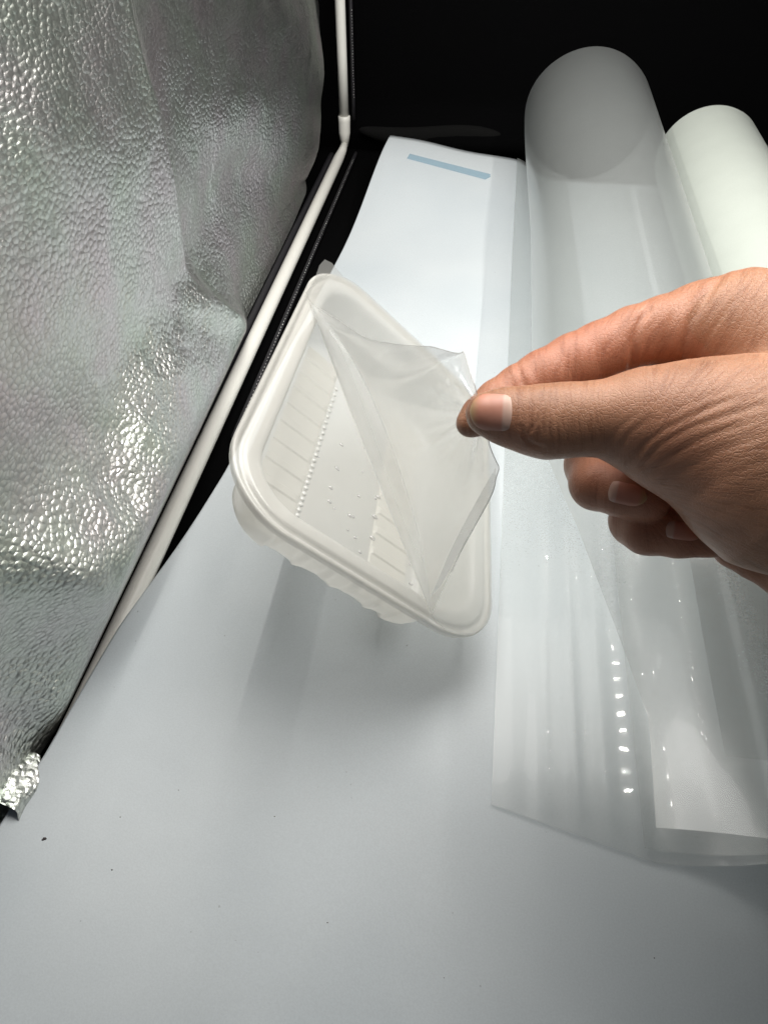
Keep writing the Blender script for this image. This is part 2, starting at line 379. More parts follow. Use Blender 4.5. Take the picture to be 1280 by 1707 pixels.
# edging tubes
fl = [(-.1415, y, .0048) for y in np.linspace(.712, -.1, 40)]
fl = [(-.1395, .735, .010), (-.1405, .726, .0065)] + fl
tube('floor_tube', fl, [.0032, .0040] + [.0048] * 40, M_tube, tent, 24)
tube('upright_tube', [(-.1395, .738, z) for z in np.linspace(.034, .6, 12)], [.0044] * 12, M_tube, tent, 24)
tube('corner_joint', [(-.1395, .7365, .008), (-.1395, .737, .020), (-.1395, .738, .030), (-.1395, .738, .034), (-.1395, .738, .0345)], [.0034, .0054, .0056, .0056, .0044], M_tube, tent, 24)
# black bindings: between panel and tube, and right of the tube with its glinting stitch line
tube('binding', [(-.1515, y, .0012) for y in np.linspace(.73, .2, 40)], [.0028] * 40, M_seam, tent, 10)
tube('binding', [(-.1295, y, .0006) for y in np.linspace(.74, .31, 40)], [.0016] * 40, M_seam, tent, 10)
tube('binding', [(-.131, .742, z) for z in np.linspace(.03, .6, 30)], [.0016] * 30, M_seam, tent, 10)
# stitches
def stitches(pts, r, parent):
    bm = bmesh.new()
    for p in pts:
        mt = Matrix.Translation(p) @ Matrix.Rotation(random.uniform(-.3, .3), 4, 'X') @ Matrix.Diagonal((r, r * 2.2, r * .7, 1))
        bmesh.ops.create_icosphere(bm, subdivisions=1, radius=1, matrix=mt)
    me = bpy.data.meshes.new('stitching'); bm.to_mesh(me); bm.free()
    o = link('stitching', me, M_silver, parent); o['kind'] = 'stuff'
stitches([(-.1285 + random.uniform(-.0002, .0002), y, .0022) for y in np.arange(.32, .72, .0036)], .00035, tent)
stitches([(-.1300 + random.uniform(-.0003, .0003), .7400, z) for z in np.arange(.05, .12, .0022)], .0004, tent)

# ------------------------------------------------------------------ rolls of film
def th_end(y):    # where the top layer of the clear roll ends, in degrees round the loop
    return float(np.interp(y, [.06, .10, .13, .16, .20, .25, .32, .40], [121, 121, 119, 127, 139, 158, 200, 262]))
def roll_r(y): return .0500 + .0030 * float(sstep(.45, .70, y))
def roll_c(y): return .0815 - .0040 * float(sstep(.45, .70, y))
film1 = thing('film_roll', 'clear frosted film curled into an open tube, its end arching up behind the hand', 'film roll', group='rolled plastic films')
ysr = np.linspace(.104, .70, 90); Pm = []
for y in ysr:
    r, xc, te = roll_r(y), roll_c(y), math.radians(th_end(y)); row = []
    for t in np.linspace(0, 1, 22)[:-1]:
        x = .0240 + (xc - .0240) * t
        row.append((x, y + .013 * (1 - t) * max(0, 1 - (y - .104) / .15), sheet_z(x, y) + .0014 + .0006 * math.sin(x * 260) ** 2 * math.sin(math.pi * t)))
    for t in np.linspace(0, 1, 100):
        a = -math.pi / 2 + (te + math.pi / 2) * t
        rr = r * (1 + .006 * math.sin(3 * a + y * 11) + .004 * math.sin(5 * a - y * 17))
        lift = .0032 * (1 - t)
        drop = .0045 * float(sstep(2.6, 4.4, a))
        zz = r + lift + (rr - drop) * math.sin(a)
        row.append((xc + (rr - drop) * math.cos(a), y - (.028 * float(sstep(-.6, 1.6, a))) * zz / .1 * max(0, 1 - (y - .104) / .25), zz))
    Pm.append(row)
o = grid('outer_turn', np.array(Pm), M_roll, film1)
Pm = []
for y in np.linspace(.108, .31, 50):
    r, xc = roll_r(y) - .0035, roll_c(y) + .001; row = []
    a0, a1 = math.radians(98 + 3 * math.sin(y * 14)), math.radians(-96)
    for t in np.linspace(0, 1, 80):
        a = a0 + (a1 - a0) * t
        rr = r * (1 + .006 * math.sin(4 * a + y * 9))
        zz = r + .0060 + rr * math.sin(a)
        row.append((xc + rr * math.cos(a), y - .012 * zz / .1 * max(0, 1 - (y - .108) / .25), zz))
    Pm.append(row)
o = grid('inner_turn', np.array(Pm), M_roll, film1)
film2 = thing('film_roll', 'milky green film rolled into a tube at the right edge, beyond the clear roll', 'film roll', group='rolled plastic films')
Pm = []
for y in np.linspace(.125, .655, 60):
    row = []
    for t in np.linspace(0, 1, 150):
        a = math.radians(200) - math.radians(560) * t
        rr = .0400 - .0020 * t; rr *= 1 + .006 * math.sin(3 * a + y * 8)
        row.append((.1745 + rr * math.cos(a), y + .010 * t , .0415 + rr * math.sin(a)))
    Pm.append(row)
grid('rolled_sheet', np.array(Pm), M_roll2, film2)

# ------------------------------------------------------------------ tray
U = .165
TA, TB, TC, TD = [np.array(c) * U + CP for c in ((-.464, 2.039, -1.049), (-.469, .956, -.982), (.125, 1.002, -1.528), (.077, 2.009, -1.542))]
TN = np.cross(TC - TB, TA - TB); TN /= np.linalg.norm(TN)
if TN[2] < 0: TN = -TN
LW = .5 * (np.linalg.norm(TC - TB) + np.linalg.norm(TD - TA)); LH = .5 * (np.linalg.norm(TA - TB) + np.linalg.norm(TD - TC))
def tp_(x, y, wz):      # x from the left side, y from the near side, wz along the normal (metres)
    s, t = x / LW, y / LH
    return TB * (1 - s) * (1 - t) + TC * s * (1 - t) + TD * s * t + TA * (1 - s) * t + TN * wz
def inv_uv(p):
    s = t = .5
    for _ in range(12):
        q = tp_(s * LW, t * LH, 0); e = p - q
        du = (TC - TB) * (1 - t) + (TD - TA) * t; dv = (TA - TB) * (1 - s) + (TD - TC) * s
        A = np.stack([du, dv], 1); ds = np.linalg.lstsq(A, e, rcond=None)[0]; s += ds[0]; t += ds[1]
    return s * LW, t * LH
def tray_px(px, py, wz=0): return inv_uv(at_plane(px, py, TB + TN * wz, TN))
def rrect(inset, rad, n=40, ns=60):
    """closed rounded rectangle, list of (x, y, side, arclength)"""
    x0, x1, y0, y1 = inset, LW - inset, inset, LH - inset; out = []
    def side(a, b, nn, s):
        for i in range(nn):
            t = i / nn; out.append((a[0] + (b[0] - a[0]) * t, a[1] + (b[1] - a[1]) * t, s))
    def arc(c, a0, s):
        for i in range(n):
            a = math.radians(a0 + 90 * i / n); out.append((c[0] + rad * math.cos(a), c[1] + rad * math.sin(a), s))
    side((x0 + rad, y0), (x1 - rad, y0), ns, 0); arc((x1 - rad, y0 + rad), -90, 1)
    side((x1, y0 + rad), (x1, y1 - rad), ns * 2, 2); arc((x1 - rad, y1 - rad), 0, 3)
    side((x1 - rad, y1), (x0 + rad, y1), ns, 4); arc((x0 + rad, y1 - rad), 90, 5)
    side((x0, y1 - rad), (x0, y0 + rad), ns * 2, 6); arc((x0 + rad, y0 + rad), 180, 7)
    return out
tray = thing('plastic_tray', 'milky translucent plastic food tray with ribbed walls, half open under its peeled film', 'food tray')
DEP = .031
# (inset, height, corner radius, rib amount)
prof = [(.0006, -.0032, .0300, 0), (.0000, -.0012, .0305, 0), (.0002, -.0003, .0303, 0), (.0008, 0.0, .0297, 0), (.0016, 0.0, .0289, 0), (.0022, -.0005, .0283, 0),
        (.0028, -.0013, .0277, 0), (.0036, -.0014, .0269, 0), (.0042, -.0008, .0263, 0), (.0048, 0.0, .0257, 0), (.0056, .0002, .025, 0), (.0092, .0001, .0225, 0), (.0108, -.0004, .0212, 0), (.0118, -.0016, .0204, 0),
        (.0124, -.004, .0198, 0), (.0128, -.008, .0200, .4), (.0133, -.0125, .0200, .6), (.0139, -.018, .0200, .6), (.0146, -.0235, .0198, .6), (.0156, -.0275, .0192, .4), (.0172, -.0297, .0180, .2),
        (.0198, -.0308, .0160, 0), (.0250, -.0310, .0120, 0), (.0300, -.0306, .0080, 0)]
rings = []
for ins, hz, rad, rib in prof:
    R_ = rrect(ins, rad); row = []
    for (x, y, s) in R_:
        g = 0.0; hw_ = hz
        if s == 0 and hz < -.020: hw_ = hz + .0022 * abs(math.sin((x + .004) * math.pi / .0175)) ** .6 * float(sstep(-.020, -.027, hz)) * (ins < .0205)
        if rib and s in (0, 2, 4, 6):
            q = y if s in (2, 6) else x
            ph = (q - (.033 if s in (2, 6) else .030)) / .0118
            fr = ph - math.floor(ph); lim = LH if s in (2, 6) else LW
            if .030 < q < lim - .030:
                g = math.exp(-((fr - .35) / .085) ** 2) - .6 * math.exp(-((fr - .62) / .07) ** 2)
        dx = {2: -.0006, 6: .0006}.get(s, 0) * g * rib; dy = {0: 1, 4: -1}.get(s, 0) * g * rib * .0011
        row.append(tp_(x + dx, y + dy, hw_))
    rings.append(row)
R_ = rings
V = np.array(rings); V = np.transpose(V, (1, 0, 2))
nv = V.shape[1]; fs = []
for i in range(V.shape[0]):
    for j in range(nv - 1):
        a = i * nv + j; b = ((i + 1) % V.shape[0]) * nv + j; fs.append((a, b, b + 1, a + 1))
fs.append([i * nv + nv - 1 for i in range(V.shape[0])])
shell = mesh('tray_shell', V.reshape(-1, 3), fs, M_tray, tray)
# round feet / stacking lugs moulded along the near outer wall (the scalloped lower edge)
def blob(name, c, ax, r, h, mat, parent, n=14):
    vs = []; fs_ = []
    ax = Vector(ax).normalized(); a = ax.orthogonal().normalized(); b = ax.cross(a)
    lv = [(1, 0), (.95, .5), (.7, .85), (.35, .98)]
    for q, hh in lv:
        for k in range(n):
            t = 2 * math.pi * k / n; vs.append(Vector(c) + (a * math.cos(t) + b * math.sin(t)) * r * q + ax * h * hh)
    vs.append(Vector(c) + ax * h)
    for i in range(len(lv) - 1):
        for k in range(n): fs_.append((i * n + k, i * n + (k + 1) % n, (i + 1) * n + (k + 1) % n, (i + 1) * n + k))
    for k in range(n): fs_.append(((len(lv) - 1) * n + k, (len(lv) - 1) * n + (k + 1) % n, len(lv) * n))
    return mesh(name, vs, fs_, mat, parent)
# ribbed bands moulded in the floor along the two long walls, each with its raised bars
def band(side):
    G = []
    for y in np.linspace(.024, LH - .024, 560):
        row = []; ph = (y - .0636) / .0128 + .28; fr = ph - math.floor(ph)
        bar = float(sstep(.06, .14, fr) * (1 - sstep(.40, .48, fr)))
        if min(y, LH - y) < .030: bar = 0
        for j in range(30):
            t = j / 29; x = .0235 + (.0445 - .0235) * t
            z = -.0303 + bar * .0006 * float(1 - sstep(.88, .97, t)) - .0006 * float(sstep(.95, 1, t))
            row.append(tp_(x if side < 0 else LW - x, y, z))
        G.append(row)
    return grid('ribbed_band', np.array(G), M_tray, tray)
band(-1); band(1)
# row of moulded beads along the foot of the left wall
b0, b1 = (561, 648), (497, 858)
proto = None
for k in range(24):
    t = k / 23; px, py = b0[0] + (b1[0] - b0[0]) * t - 6 * math.sin(math.pi * t) * 0, b0[1] + (b1[1] - b0[1]) * t
    x, y = tray_px(px, py, -.0300); c = tp_(x, y, -.0309)
    if proto is None:
        proto = blob('bead', (0, 0, 0), TN, .00125, .0011, M_bead, tray, 10); o = proto
    else:
        o = proto.copy(); COL.objects.link(o); o.parent = tray
    o.location = c
# water drops on the tray floor
bm = bmesh.new()
for (cx_, cy_, rr) in [(565, 250, 3.2), (545, 345, 3.0), (550, 352, 2), (650, 360, 2.2), (520, 425, 3.2), (725, 402, 2.6), (635, 460, 2.4), (715, 465, 3.6), (703, 470, 2), (515, 482, 3.2), (535, 510, 2), (598, 540, 3), (612, 545, 2.5), (700, 545, 4.2), (708, 552, 2), (690, 632, 4.2), (694, 640, 2.5), (640, 690, 2.5), (620, 630, 2.6), (845, 738, 2.4), (848, 820, 3), (425, 578, 2.6), (870, 870, 2.5), (660, 265, 2), (470, 300, 1.6), (590, 600, 1.8)]:
    px, py = 340 + cx_ / 2.46, 640 + cy_ / 2.46
    x, y = tray_px(px, py, -.0305); c = tp_(x, y, -.0305); rad = rr * .00020 * 1.45
    q = Vector((0, 0, 1)).rotation_difference(Vector(TN)).to_matrix().to_4x4()
    bmesh.ops.create_icosphere(bm, subdivisions=3, radius=1, matrix=Matrix.Translation(c) @ q @ Matrix.Diagonal((rad * random.uniform(.9, 1.5), rad, rad * .75, 1)))
me = bpy.data.meshes.new('water_drops'); bm.to_mesh(me); bm.free()
o = link('water_drops', me, M_drop); o['kind'] = 'stuff'; o['label'] = 'tiny water drops scattered on the bottom of the tray'; o['category'] = 'water drops'

# ------------------------------------------------------------------ lid film: sealed part and the flap pulled up by the hand
film = thing('lid_film', 'clear sealing film peeled off the tray and pinched between finger and thumb', 'sealing film')
p0 = np.array(tray_px(515, 506)); p1 = np.array(tray_px(716, 1026))
# sealed part
pts = [tuple(p0), tuple(tray_px(508, 489)), tuple(tray_px(519, 478)), tuple(tray_px(531, 444)), tuple(tray_px(540, 434)), tuple(tray_px(552, 440))]
out = [(x, y) for x, y, s in rrect(.0004, .030, 14, 6)]
ia = min(range(len(out)), key=lambda i: math.hypot(out[i][0] - tray_px(562, 446)[0], out[i][1] - tray_px(562, 446)[1]))
ib = min(range(len(out)), key=lambda i: math.hypot(out[i][0] - p1[0], out[i][1] - p1[1]))
i = ia
while i != ib: pts.append(out[i]); i = (i - 1) % len(out)
pts.append(tuple(p1))
# fine triangulated fill with slight unevenness
bm = bmesh.new()
vsb = [bm.verts.new(Vector(tp_(x, y, .0007))) for x, y in pts]
fc = bm.faces.new(vsb); bmesh.ops.triangulate(bm, faces=[fc])
bmesh.ops.subdivide_edges(bm, edges=[e for e in bm.edges if not e.is_boundary], cuts=0)
me = bpy.data.meshes.new('sealed_part'); bm.to_mesh(me); bm.free(); link('sealed_part', me, M_lid, film, smooth=False)
# flap
def cat(pts_, t):
    n = len(pts_) - 1; x = min(max(t, 0), 1) * n; i = min(int(x), n - 1); f_ = x - i
    a, b, c, d = [np.array(pts_[min(max(i + k, 0), n)]) for k in (-1, 0, 1, 2)]
    return .5 * ((2 * b) + (-a + c) * f_ + (2 * a - 5 * b + 4 * c - d) * f_ ** 2 + (-a + 3 * b - 3 * c + d) * f_ ** 3)
PL0, PL1 = tp_(*p0, .0009), tp_(*p1, .0009)
free = [PL0] + [at_depth(*q) for q in ((562, 532, .318), (603, 560, .294), (650, 572, .270), (705, 578, .243), (745, 585, .220), (768, 586, .2045), (774, 586, .2025),
        (784, 622, .1985), (795, 658, .1980), (806, 700, .1978), (815, 742, .1980), (824, 768, .1985), (829, 781, .1990), (826, 796, .2000), (819, 825, .2030), (790, 880, .2130), (758, 940, .2310))] + [PL1]
NU, NVf = 170, 90; Pf = np.zeros((NU, NVf, 3))
mdir = (TB - TC) / np.linalg.norm(TB - TC)           # towards the left side
for i in range(NU):
    s = i / (NU - 1)
    lp = PL0 * (1 - s) + PL1 * s
    fp = cat(free, s)
    rho = .0065 * math.sin(math.pi * s) ** .8
    for j in range(NVf):
        t = j / (NVf - 1)
        # leaves the seal, rolls over and goes to the free edge
        a = min(t / .18, 1) * math.radians(150)
        roll = mdir * rho * math.sin(a) + TN * rho * (1 - math.cos(a))
        k = max(0, (t - .10) / .90); k = k * k * (3 - 2 * k) * .35 + k * .65
        base = lp * (1 - k) + fp * k
        q = base + roll * (1 - k) ** 1.2
        # soft drape and pleats that gather towards the pinch
        px_, py_ = project(q); dp = math.hypot(px_ - 800, py_ - 685)
        ang = math.atan2(py_ - 685, px_ - 800)
        pl = (1 - 1.6 * abs(math.sin(ang * 4.5 + .6))) * math.exp(-((dp - 85) / 90) ** 2) * .0030 + .0016 * (1 - 1.5 * abs(math.sin(ang * 10.5))) * math.exp(-((dp - 55) / 45) ** 2)
        dcr, _ = seg_dist(px_, py_, (800, 700), (640, 740)); pl += -.0008 * math.exp(-dcr / 7) if t > .3 else 0
        q = q + np.array(CR[:, 2]) * (pl * k + .0012 * noise.noise(Vector(q * 40)) * k) - np.array([0, 0, .004]) * math.sin(math.pi * k) * math.sin(math.pi * s)
        q = q + np.array(CR[:, 2]) * (.0016 * noise.noise(Vector(q * 210)) + .0008 * noise.noise(Vector(q * 480))) * math.exp(-(math.hypot(px_ - 766, py_ - 632) / 34) ** 2)
        Pf[i, j] = q
grid('flap', Pf, M_lid, film)
tube('free_edge', [Pf[i, -1] for i in range(3, NU - 8)], [.00013] * (NU - 11), M_edge, film, 6)
# doubled-over corner strip along the right edge of the flap
st = []
for i in range(30):
    s = i / 29
    a = cat([at_depth(826, 779, .1992), at_depth(790, 842, .2080), at_depth(752, 915, .2230), at_depth(717, 996, .2550)], s)
    b = cat([at_depth(827, 783, .1988), at_depth(819, 828, .2030), at_depth(775, 905, .2190), at_depth(735, 975, .2450)], s)
    st.append([a * (1 - t) + b * t for t in np.linspace(0, 1, 6)])
grid('folded_edge', np.array(st), M_lid, film)

# ------------------------------------------------------------------ hand (distance field -> one continuous skin)
HS = .77          # size of the hand: thumb about 19 mm across
def cpt(px, py, d): d = d * HS; return np.array([(px - CX) / F * d, -(py - CY) / F * d, -d])
def chain(*j): return [(cpt(*a[:3]), a[3] * HS, cpt(*b[:3]), b[3] * HS) for a, b in zip(j[:-1], j[1:])]
thumb = chain((812, 690, .2475, .0072), (842, 694, .2470, .0092), (880, 700, .2460, .0106), (912, 703, .2450, .0119), (950, 700, .2450, .0118), (1000, 698, .2450, .0121), (1060, 700, .2450, .0160), (1135, 716, .2450, .0210))
index = chain((783, 706, .2650, .0050), (800, 694, .2655, .0070), (830, 672, .2680, .0084), (866, 650, .2700, .0090), (905, 630, .2715, .0100), (955, 605, .2730, .0105), (1000, 585, .2740, .0106), (1056, 562, .2740, .0112), (1110, 552, .2740, .0130), (1165, 545, .2740, .0160), (1240, 545, .2700, .0200))
middle = chain((1160, 700, .2880, .0130), (1040, 740, .2940, .0115), (988, 775, .2900, .0108), (994, 806, .2800, .0100), (1035, 818, .2740, .0095), (1078, 832, .2700, .0085))
ring = chain((1230, 800, .2850, .0125), (1120, 840, .2880, .0108), (1060, 868, .2840, .0100), (1078, 882, .2780, .0096), (1130, 888, .2740, .0092), (1180, 893, .2720, .0082))
small = chain((1330, 880, .2800, .0120), (1240, 905, .2800, .0095), (1228, 907, .2760, .0090), (1262, 925, .2720, .0092), (1330, 960, .2680, .0105))
palm = chain((1135, 716, .2450, .0230), (1205, 728, .2440, .0275), (1300, 770, .2400, .0380), (1420, 800, .2300, .0380)) + \
       chain((1240, 560, .2700, .0210), (1330, 585, .2600, .0260), (1450, 680, .2400, .0330)) + \
       chain((1240, 640, .2720, .0200), (1330, 760, .2700, .0280), (1450, 800, .2450, .0330)) + \
       chain((1310, 925, .2720, .0130), (1380, 930, .2620, .0240), (1450, 880, .2450, .0300)) + \
       chain((1420, 790, .2320, .0350), (1640, 900, .2050, .0330))
palm = [(a, ra * .90, b, rb * .92) for a, ra, b, rb in palm]
vox = .00068 * HS
lo = np.array([.020, -.040, -.310]) * HS; hi = np.array([.176, .096, -.168]) * HS
n3 = np.ceil((hi - lo) / vox).astype(int)
gx, gy, gz = [(lo[i] + vox * np.arange(n3[i])).astype(np.float32) for i in range(3)]
GX, GY, GZ = np.meshgrid(gx, gy, gz, indexing='ij')
def cone(c):
    a, ra, b, rb = c; ab = (b - a).astype(np.float32); l2 = float(ab @ ab)
    px, py, pz = GX - np.float32(a[0]), GY - np.float32(a[1]), GZ - np.float32(a[2])
    t = np.clip((px * ab[0] + py * ab[1] + pz * ab[2]) / l2, 0, 1)
    return np.sqrt((px - t * ab[0]) ** 2 + (py - t * ab[1]) ** 2 + (pz - t * ab[2]) ** 2) - (np.float32(ra) + t * np.float32(rb - ra))
def smin(a, b, k):
    h = np.clip(.5 + .5 * (b - a) / k, 0, 1); return b + (a - b) * h - k * h * (1 - h)
def group(cs, k):
    d = None
    for c in cs:
        e = cone(c); d = e if d is None else smin(d, e, np.float32(k * HS))
    return d
f_palm = group(palm, .005)
f_th = smin(group(thumb, .003), f_palm, np.float32(.008 * HS))
f_ix = smin(group(index, .002), f_palm, np.float32(.010 * HS))
SD = smin(f_th, f_ix, np.float32(.0022 * HS))
SD = smin(SD, group(middle, .002), np.float32(.0014 * HS))
SD = smin(SD, group(ring, .002), np.float32(.0012 * HS))
SD = smin(SD, group(small, .002), np.float32(.003 * HS))
del f_th, f_ix, f_palm
SD = np.maximum(SD, GX - np.float32(.172 * HS))        # ends inside the sleeve
def surface_nets(S):
    s = S < 0; nx, ny, nz_ = S.shape
    cnt = np.zeros((nx - 1, ny - 1, nz_ - 1), np.int8)
    for i in (0, 1):
        for j in (0, 1):
            for k in (0, 1): cnt += s[i:nx - 1 + i, j:ny - 1 + j, k:nz_ - 1 + k]
    act = (cnt > 0) & (cnt < 8); idx = -np.ones(act.shape, np.int64); cells = np.argwhere(act); idx[act] = np.arange(len(cells))
    acc = np.zeros((len(cells), 3)); num = np.zeros(len(cells))
    cor = [(i, j, k) for i in (0, 1) for j in (0, 1) for k in (0, 1)]
    vals = {c: S[cells[:, 0] + c[0], cells[:, 1] + c[1], cells[:, 2] + c[2]].astype(float) for c in cor}
    for a in cor:
        for ax in range(3):
            if a[ax] == 0:
                b = list(a); b[ax] = 1; b = tuple(b)
                va, vb = vals[a], vals[b]; m_ = (va < 0) != (vb < 0)
                t = np.where(m_, va / np.where(va == vb, 1, va - vb), 0)
                p = np.array(a, float)[None] + t[:, None] * (np.array(b) - np.array(a))[None]
                acc += p * m_[:, None]; num += m_
    vs = cells + acc / num[:, None]; quads = []
    for ax in range(3):
        sl0 = [slice(1, -1)] * 3; sl1 = [slice(1, -1)] * 3; sl0[ax] = slice(0, -1); sl1[ax] = slice(1, None)
        a, b = s[tuple(sl0)], s[tuple(sl1)]; e = np.argwhere(a != b); 
        o1, o2 = [(ax + 1) % 3, (ax + 2) % 3]
        base = e.copy(); base[:, o1] += 1; base[:, o2] += 1
        fl_ = a[tuple(e.T)]
        def ci(d1, d2):
            q = base.copy(); q[:, o1] -= d1; q[:, o2] -= d2; return idx[tuple(q.T)]
        q = np.stack([ci(1, 1), ci(0, 1), ci(0, 0), ci(1, 0)], 1)
        q[~fl_] = q[~fl_][:, ::-1]; quads.append(q)
    return vs, np.concatenate(quads)
hv, hq = surface_nets(SD)
# vertex normals in camera space from the field
ci_ = np.clip(np.round(hv).astype(int), 1, np.array(SD.shape) - 2)
g = np.stack([SD[ci_[:, 0] + 1, ci_[:, 1], ci_[:, 2]] - SD[ci_[:, 0] - 1, ci_[:, 1], ci_[:, 2]],
              SD[ci_[:, 0], ci_[:, 1] + 1, ci_[:, 2]] - SD[ci_[:, 0], ci_[:, 1] - 1, ci_[:, 2]],
              SD[ci_[:, 0], ci_[:, 1], ci_[:, 2] + 1] - SD[ci_[:, 0], ci_[:, 1], ci_[:, 2] - 1]], 1).astype(float)
g /= np.linalg.norm(g, axis=1)[:, None] + 1e-9
hc = lo + hv * vox
del SD, GX, GY, GZ
def upx(c): return CX + F * c[:, 0] / -c[:, 2], CY - F * c[:, 1] / -c[:, 2]
hu, hw = upx(hc); dep = -hc[:, 2] / HS
front = np.clip(g[:, 2] * 2.0 + .3, 0, 1)
near_th = dep < .262          # thumb and thenar side
disp = np.zeros(len(hc))
def crease(pts_, depth, width, sel=None, lip=.35):
    global disp
    d = poly_dist(hu, hw, pts_); k = np.exp(-(d / width) ** 2) - lip * np.exp(-((d - width * 2.1) / (width * 1.1)) ** 2)
    # ends fade out
    e = np.minimum(np.hypot(hu - pts_[0][0], hw - pts_[0][1]), np.hypot(hu - pts_[-1][0], hw - pts_[-1][1]))
    k = k * np.clip(e / (4 * width) + .25, 0, 1)
    if sel is not None: k = k * sel
    disp += -depth * .15 * HS * k * front
far_sel = (dep > .2545) & (hw < 660)
# index: joint creases
crease([(862, 608), (868, 625), (876, 650)], .0050, 4.5, far_sel)
crease([(950, 565), (958, 590), (960, 625)], .0016, 5, far_sel)
crease([(944, 585), (948, 606), (950, 625)], .0004, 3, far_sel)
crease([(1080, 516), (1066, 535), (1056, 570), (1052, 610)], .0060, 5, far_sel)
crease([(1205, 455), (1180, 490), (1150, 535), (1132, 595)], .0042, 6, hw < 600)
crease([(1160, 478), (1120, 530), (1095, 585)], .0018, 6, hw < 600)
crease([(1240, 480), (1215, 510), (1180, 560), (1165, 590)], .0016, 4, hw < 592)
crease([(1262, 500), (1235, 535), (1205, 580)], .0006, 4, hw < 592)
crease([(1275, 530), (1250, 560), (1225, 588)], .0006, 4, hw < 592)
# thumb: knuckle wrinkles over the joint
ts = near_th & (hw > 600)
for pts_, dd, ww in [([(905, 655), (896, 680), (893, 705), (882, 722)], 0.0024, 2.6), ([(915, 650), (906, 672), (902, 700), (908, 725)], 0.0018, 2.4), ([(925, 650), (917, 675), (913, 705), (918, 735)], 0.0018, 2.4),
                     ([(888, 660), (884, 680), (880, 695)], .0004, 2.2), ([(938, 655), (930, 680), (927, 710), (930, 740)], 0.0012, 2.6), ([(868, 712), (882, 738), (905, 748)], 0.0021, 3.5), ([(950, 665), (945, 700), (946, 735)], .0003, 3)]:
    crease(pts_, dd, ww, ts)
# folds at the base of the thumb, fanning out from the notch
for pts_, dd, ww in [([(1038, 786), (1052, 770), (1075, 740), (1110, 715), (1160, 690), (1230, 660)], .0019, 5), ([(1040, 790), (1070, 775), (1100, 740), (1150, 712), (1220, 690), (1278, 672)], .0015, 5),
                     ([(1072, 795), (1110, 768), (1160, 735), (1230, 708)], .0013, 5), ([(1020, 775), (1030, 752), (1050, 722), (1085, 695)], .0011, 4.5), ([(1004, 765), (1012, 742), (1030, 715), (1060, 690)], .0009, 4),
                     ([(992, 758), (996, 738), (1010, 715)], .0006, 4), ([(1095, 815), (1140, 785), (1200, 750), (1278, 722)], .0009, 6), ([(1130, 845), (1190, 805), (1278, 765)], .0006, 7),
                     ([(1120, 690), (1180, 660), (1278, 635)], .0005, 5), ([(1150, 860), (1210, 850), (1278, 820)], .0005, 8), ([(975, 755), (980, 735), (990, 720)], .0004, 3.5)]:
    crease(pts_, dd, ww, ts)
# curled fingers
crease([(1005, 858), (1040, 853), (1095, 852)], .0004, 4, dep > .26)
hc2 = hc + g * disp[:, None]
hw_world = CP + hc2 @ CR.T
person = thing('person', 'bare right hand reaching in from the right, pinching the film between thumb and index finger', 'hand')
me = bpy.data.meshes.new('hand')
me.vertices.add(len(hw_world)); me.vertices.foreach_set('co', hw_world.astype(np.float32).ravel())
me.loops.add(len(hq) * 4); me.polygons.add(len(hq))
me.loops.foreach_set('vertex_index', hq.ravel().astype(np.int32))
me.polygons.foreach_set('loop_start', np.arange(0, len(hq) * 4, 4, dtype=np.int32))
me.update(calc_edges=True); me.validate()
at = me.attributes.new('flush', 'FLOAT', 'POINT')
fl = np.clip(.85 * np.exp(-((hu - 900) / 150) ** 2) * (dep > .2545) * (hw < 680) + .6 * np.exp(-(np.hypot(hu - 850, hw - 740) / 60) ** 2) + .45 * np.exp(-(np.hypot(hu - 1110, hw - 770) / 110) ** 2) + .55 * ((hw > 760) & (dep > .26)) + .35 * (dep > .26) * (hw < 600), 0, 1)
at.data.foreach_set('value', fl.astype(np.float32))
# coordinates for the fine wrinkles: stretched along the local wrinkle direction
cxn, cyn = 1030, 800
rad_ = np.hypot(hu - cxn, hw - cyn); ang_ = np.arctan2(hw - cyn, hu - cxn)
wth = sstep(1000, 1090, hu) * (hw > 560 + 0 * hu)
wr = np.zeros((len(hc), 3))
thx, thy = hu / 9.0, hw / 46.0                       # across the thumb and finger
wr[:, 0] = thx * (1 - wth) + (ang_ * 26) * wth
wr[:, 1] = thy * (1 - wth) + (rad_ / 70.0) * wth
wr[:, 2] = dep * 60
up_ = (hw < 600) & (hu > 1000)
wr[up_, 0] = ((hu[up_] + .62 * hw[up_]) / 13.0); wr[up_, 1] = ((hw[up_] - .62 * hu[up_]) / 80.0)
at = me.attributes.new('wr', 'FLOAT_VECTOR', 'POINT'); at.data.foreach_set('vector', wr.astype(np.float32).ravel())
hand = link('hand', me, M_skin, person)
sm = hand.modifiers.new('smooth', 'SMOOTH'); sm.factor = .5; sm.iterations = 2

# sleeve, beyond the right edge of the photograph
ax = []
for t in np.linspace(0, 1, 30):
    c = CP + CR @ (cpt(1530, 815, .222) * (1 - t) + (cpt(1530, 815, .222) + np.array([.20, -.085, .075])) * t)
    ax.append((c, .0362 + .010 * t + .0014 * math.sin(t * 34) * (1 - t)))
M_sleeve = principled('grey_knit', (0.10, 0.10, 0.11), 0.9)[0]
slv = tube('sleeve', [a[0] for a in ax], [a[1] for a in ax], M_sleeve, person, 48, caps=False)
so2 = slv.modifiers.new('thickness', 'SOLIDIFY'); so2.thickness = .002

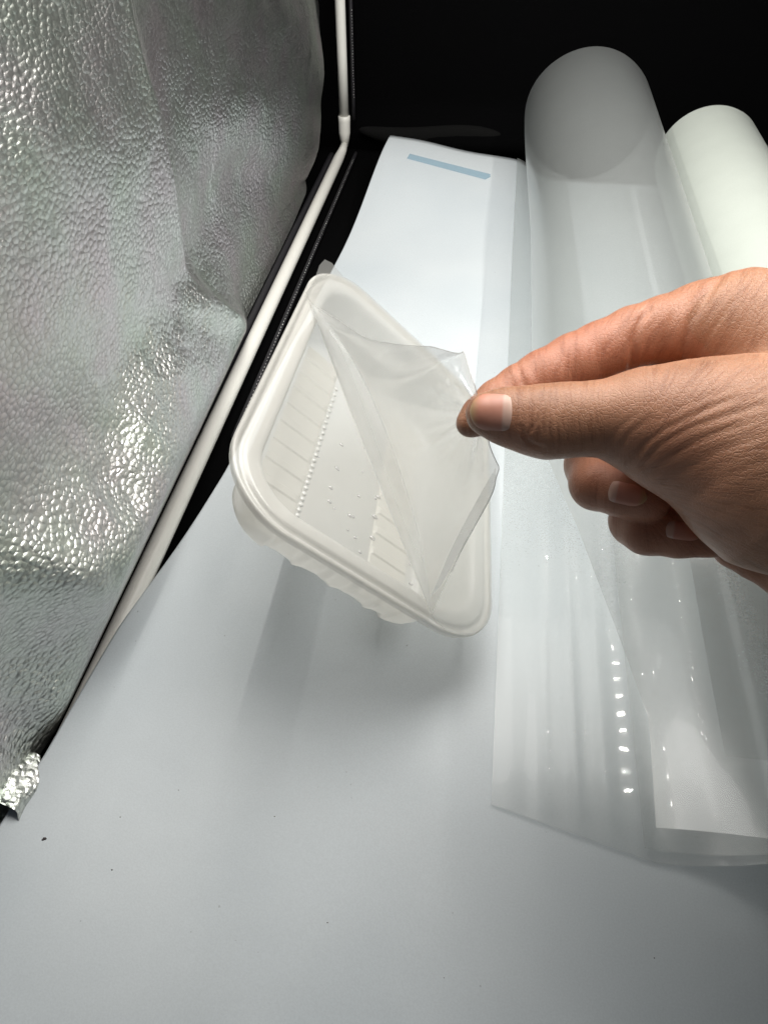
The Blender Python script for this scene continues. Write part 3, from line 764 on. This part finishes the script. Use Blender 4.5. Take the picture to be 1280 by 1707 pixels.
# nails, laid on the finger surface
hb = BVHTree.FromPolygons([Vector(p) for p in hw_world], [tuple(q) for q in hq.tolist()])
def nail(cx0, cy0, ang, ln, wd, lift=.0003, dome=.0004, label=None, mind=0):
    """cx0,cy0 centre, ang direction from root to tip (image, degrees), ln/wd half sizes in photo pixels"""
    ca, sa = math.cos(math.radians(ang)), math.sin(math.radians(ang)); vs = []; tips = []; n1, n2 = 26, 22
    rows_ = []
    for i in range(n1):
        a = -1 + 2 * i / (n1 - 1)                     # -1 root ... 1 tip
        half = (1 - max(0, -a - .6) ** 2 * 1.2) * (max(0, 1 - max(0, a - .1) ** 2.6 * 1.0)) ** .8
        row = []
        for j in range(n2):
            b = -1 + 2 * j / (n2 - 1)
            aa = a + (-.10 * b * b if a < 0 else .0) * -1 + (-.10 * b * b * (a > 0) * a)
            x = cx0 + ca * aa * ln - sa * b * wd * half; y = cy0 + sa * aa * ln + ca * b * wd * half
            h, nn = cast(hb, x, y)
            if h is not None and mind and -((np.array(h) - CP) @ CR)[2] < mind * HS: h = None
            if h is None or (row and (h - row[-1]).length > .006):
                h, nn = (row[-1].copy(), Vector(CR[:, 2])) if row else (Vector(at_depth(x, y, .27 * HS)), Vector(CR[:, 2]))
                row.append(h); tips.append(.5 - .5 * a); continue
            e = max(abs(b) ** 4, abs(a) ** 6)
            row.append(h + Vector(nn) * (lift * (1 - 1.6 * e) + dome * (1 - b * b) * (1 - .5 * a * a)))
            tips.append(.5 - .5 * aa)
        rows_.append(row)
    o = grid('fingernail', np.array([[tuple(c) for c in r] for r in rows_]), M_nail, person)
    at_ = o.data.attributes.new('tip', 'FLOAT', 'POINT'); at_.data.foreach_set('value', tips)
    if label: o['label'] = label
    return o
nail(818, 687, 183, 37, 34, .0003, .00012, 'broad thumbnail with a pale half moon at its root')
nail(1046, 824, 12, 34, 20, .0003, .0002, mind=.256)
nail(1140, 886, 8, 32, 16, .0003, .0002, mind=.256)

# ------------------------------------------------------------------ specks on the sheet
bm = bmesh.new()
for (x, y, r_) in [(75, 1398, 3.0), (72, 1400, 2.0), (187, 1450, 1.4), (201, 1362, 1.0), (458, 1361, 1.1), (546, 1538, 1.1), (298, 1317, .9), (1090, 1597, 1.0), (740, 1630, .7)]:
    c, n = cast(sheet_bvh, x, y)
    bmesh.ops.create_icosphere(bm, subdivisions=1, radius=r_ * .00019, matrix=Matrix.Translation(c) @ Matrix.Diagonal((1.5, 1, .5, 1)))
me = bpy.data.meshes.new('dust_specks'); bm.to_mesh(me); bm.free()
o = link('dust_specks', me, M_speck); o['kind'] = 'stuff'; o['label'] = 'few tiny dark specks lying on the white sheet'; o['category'] = 'dust'
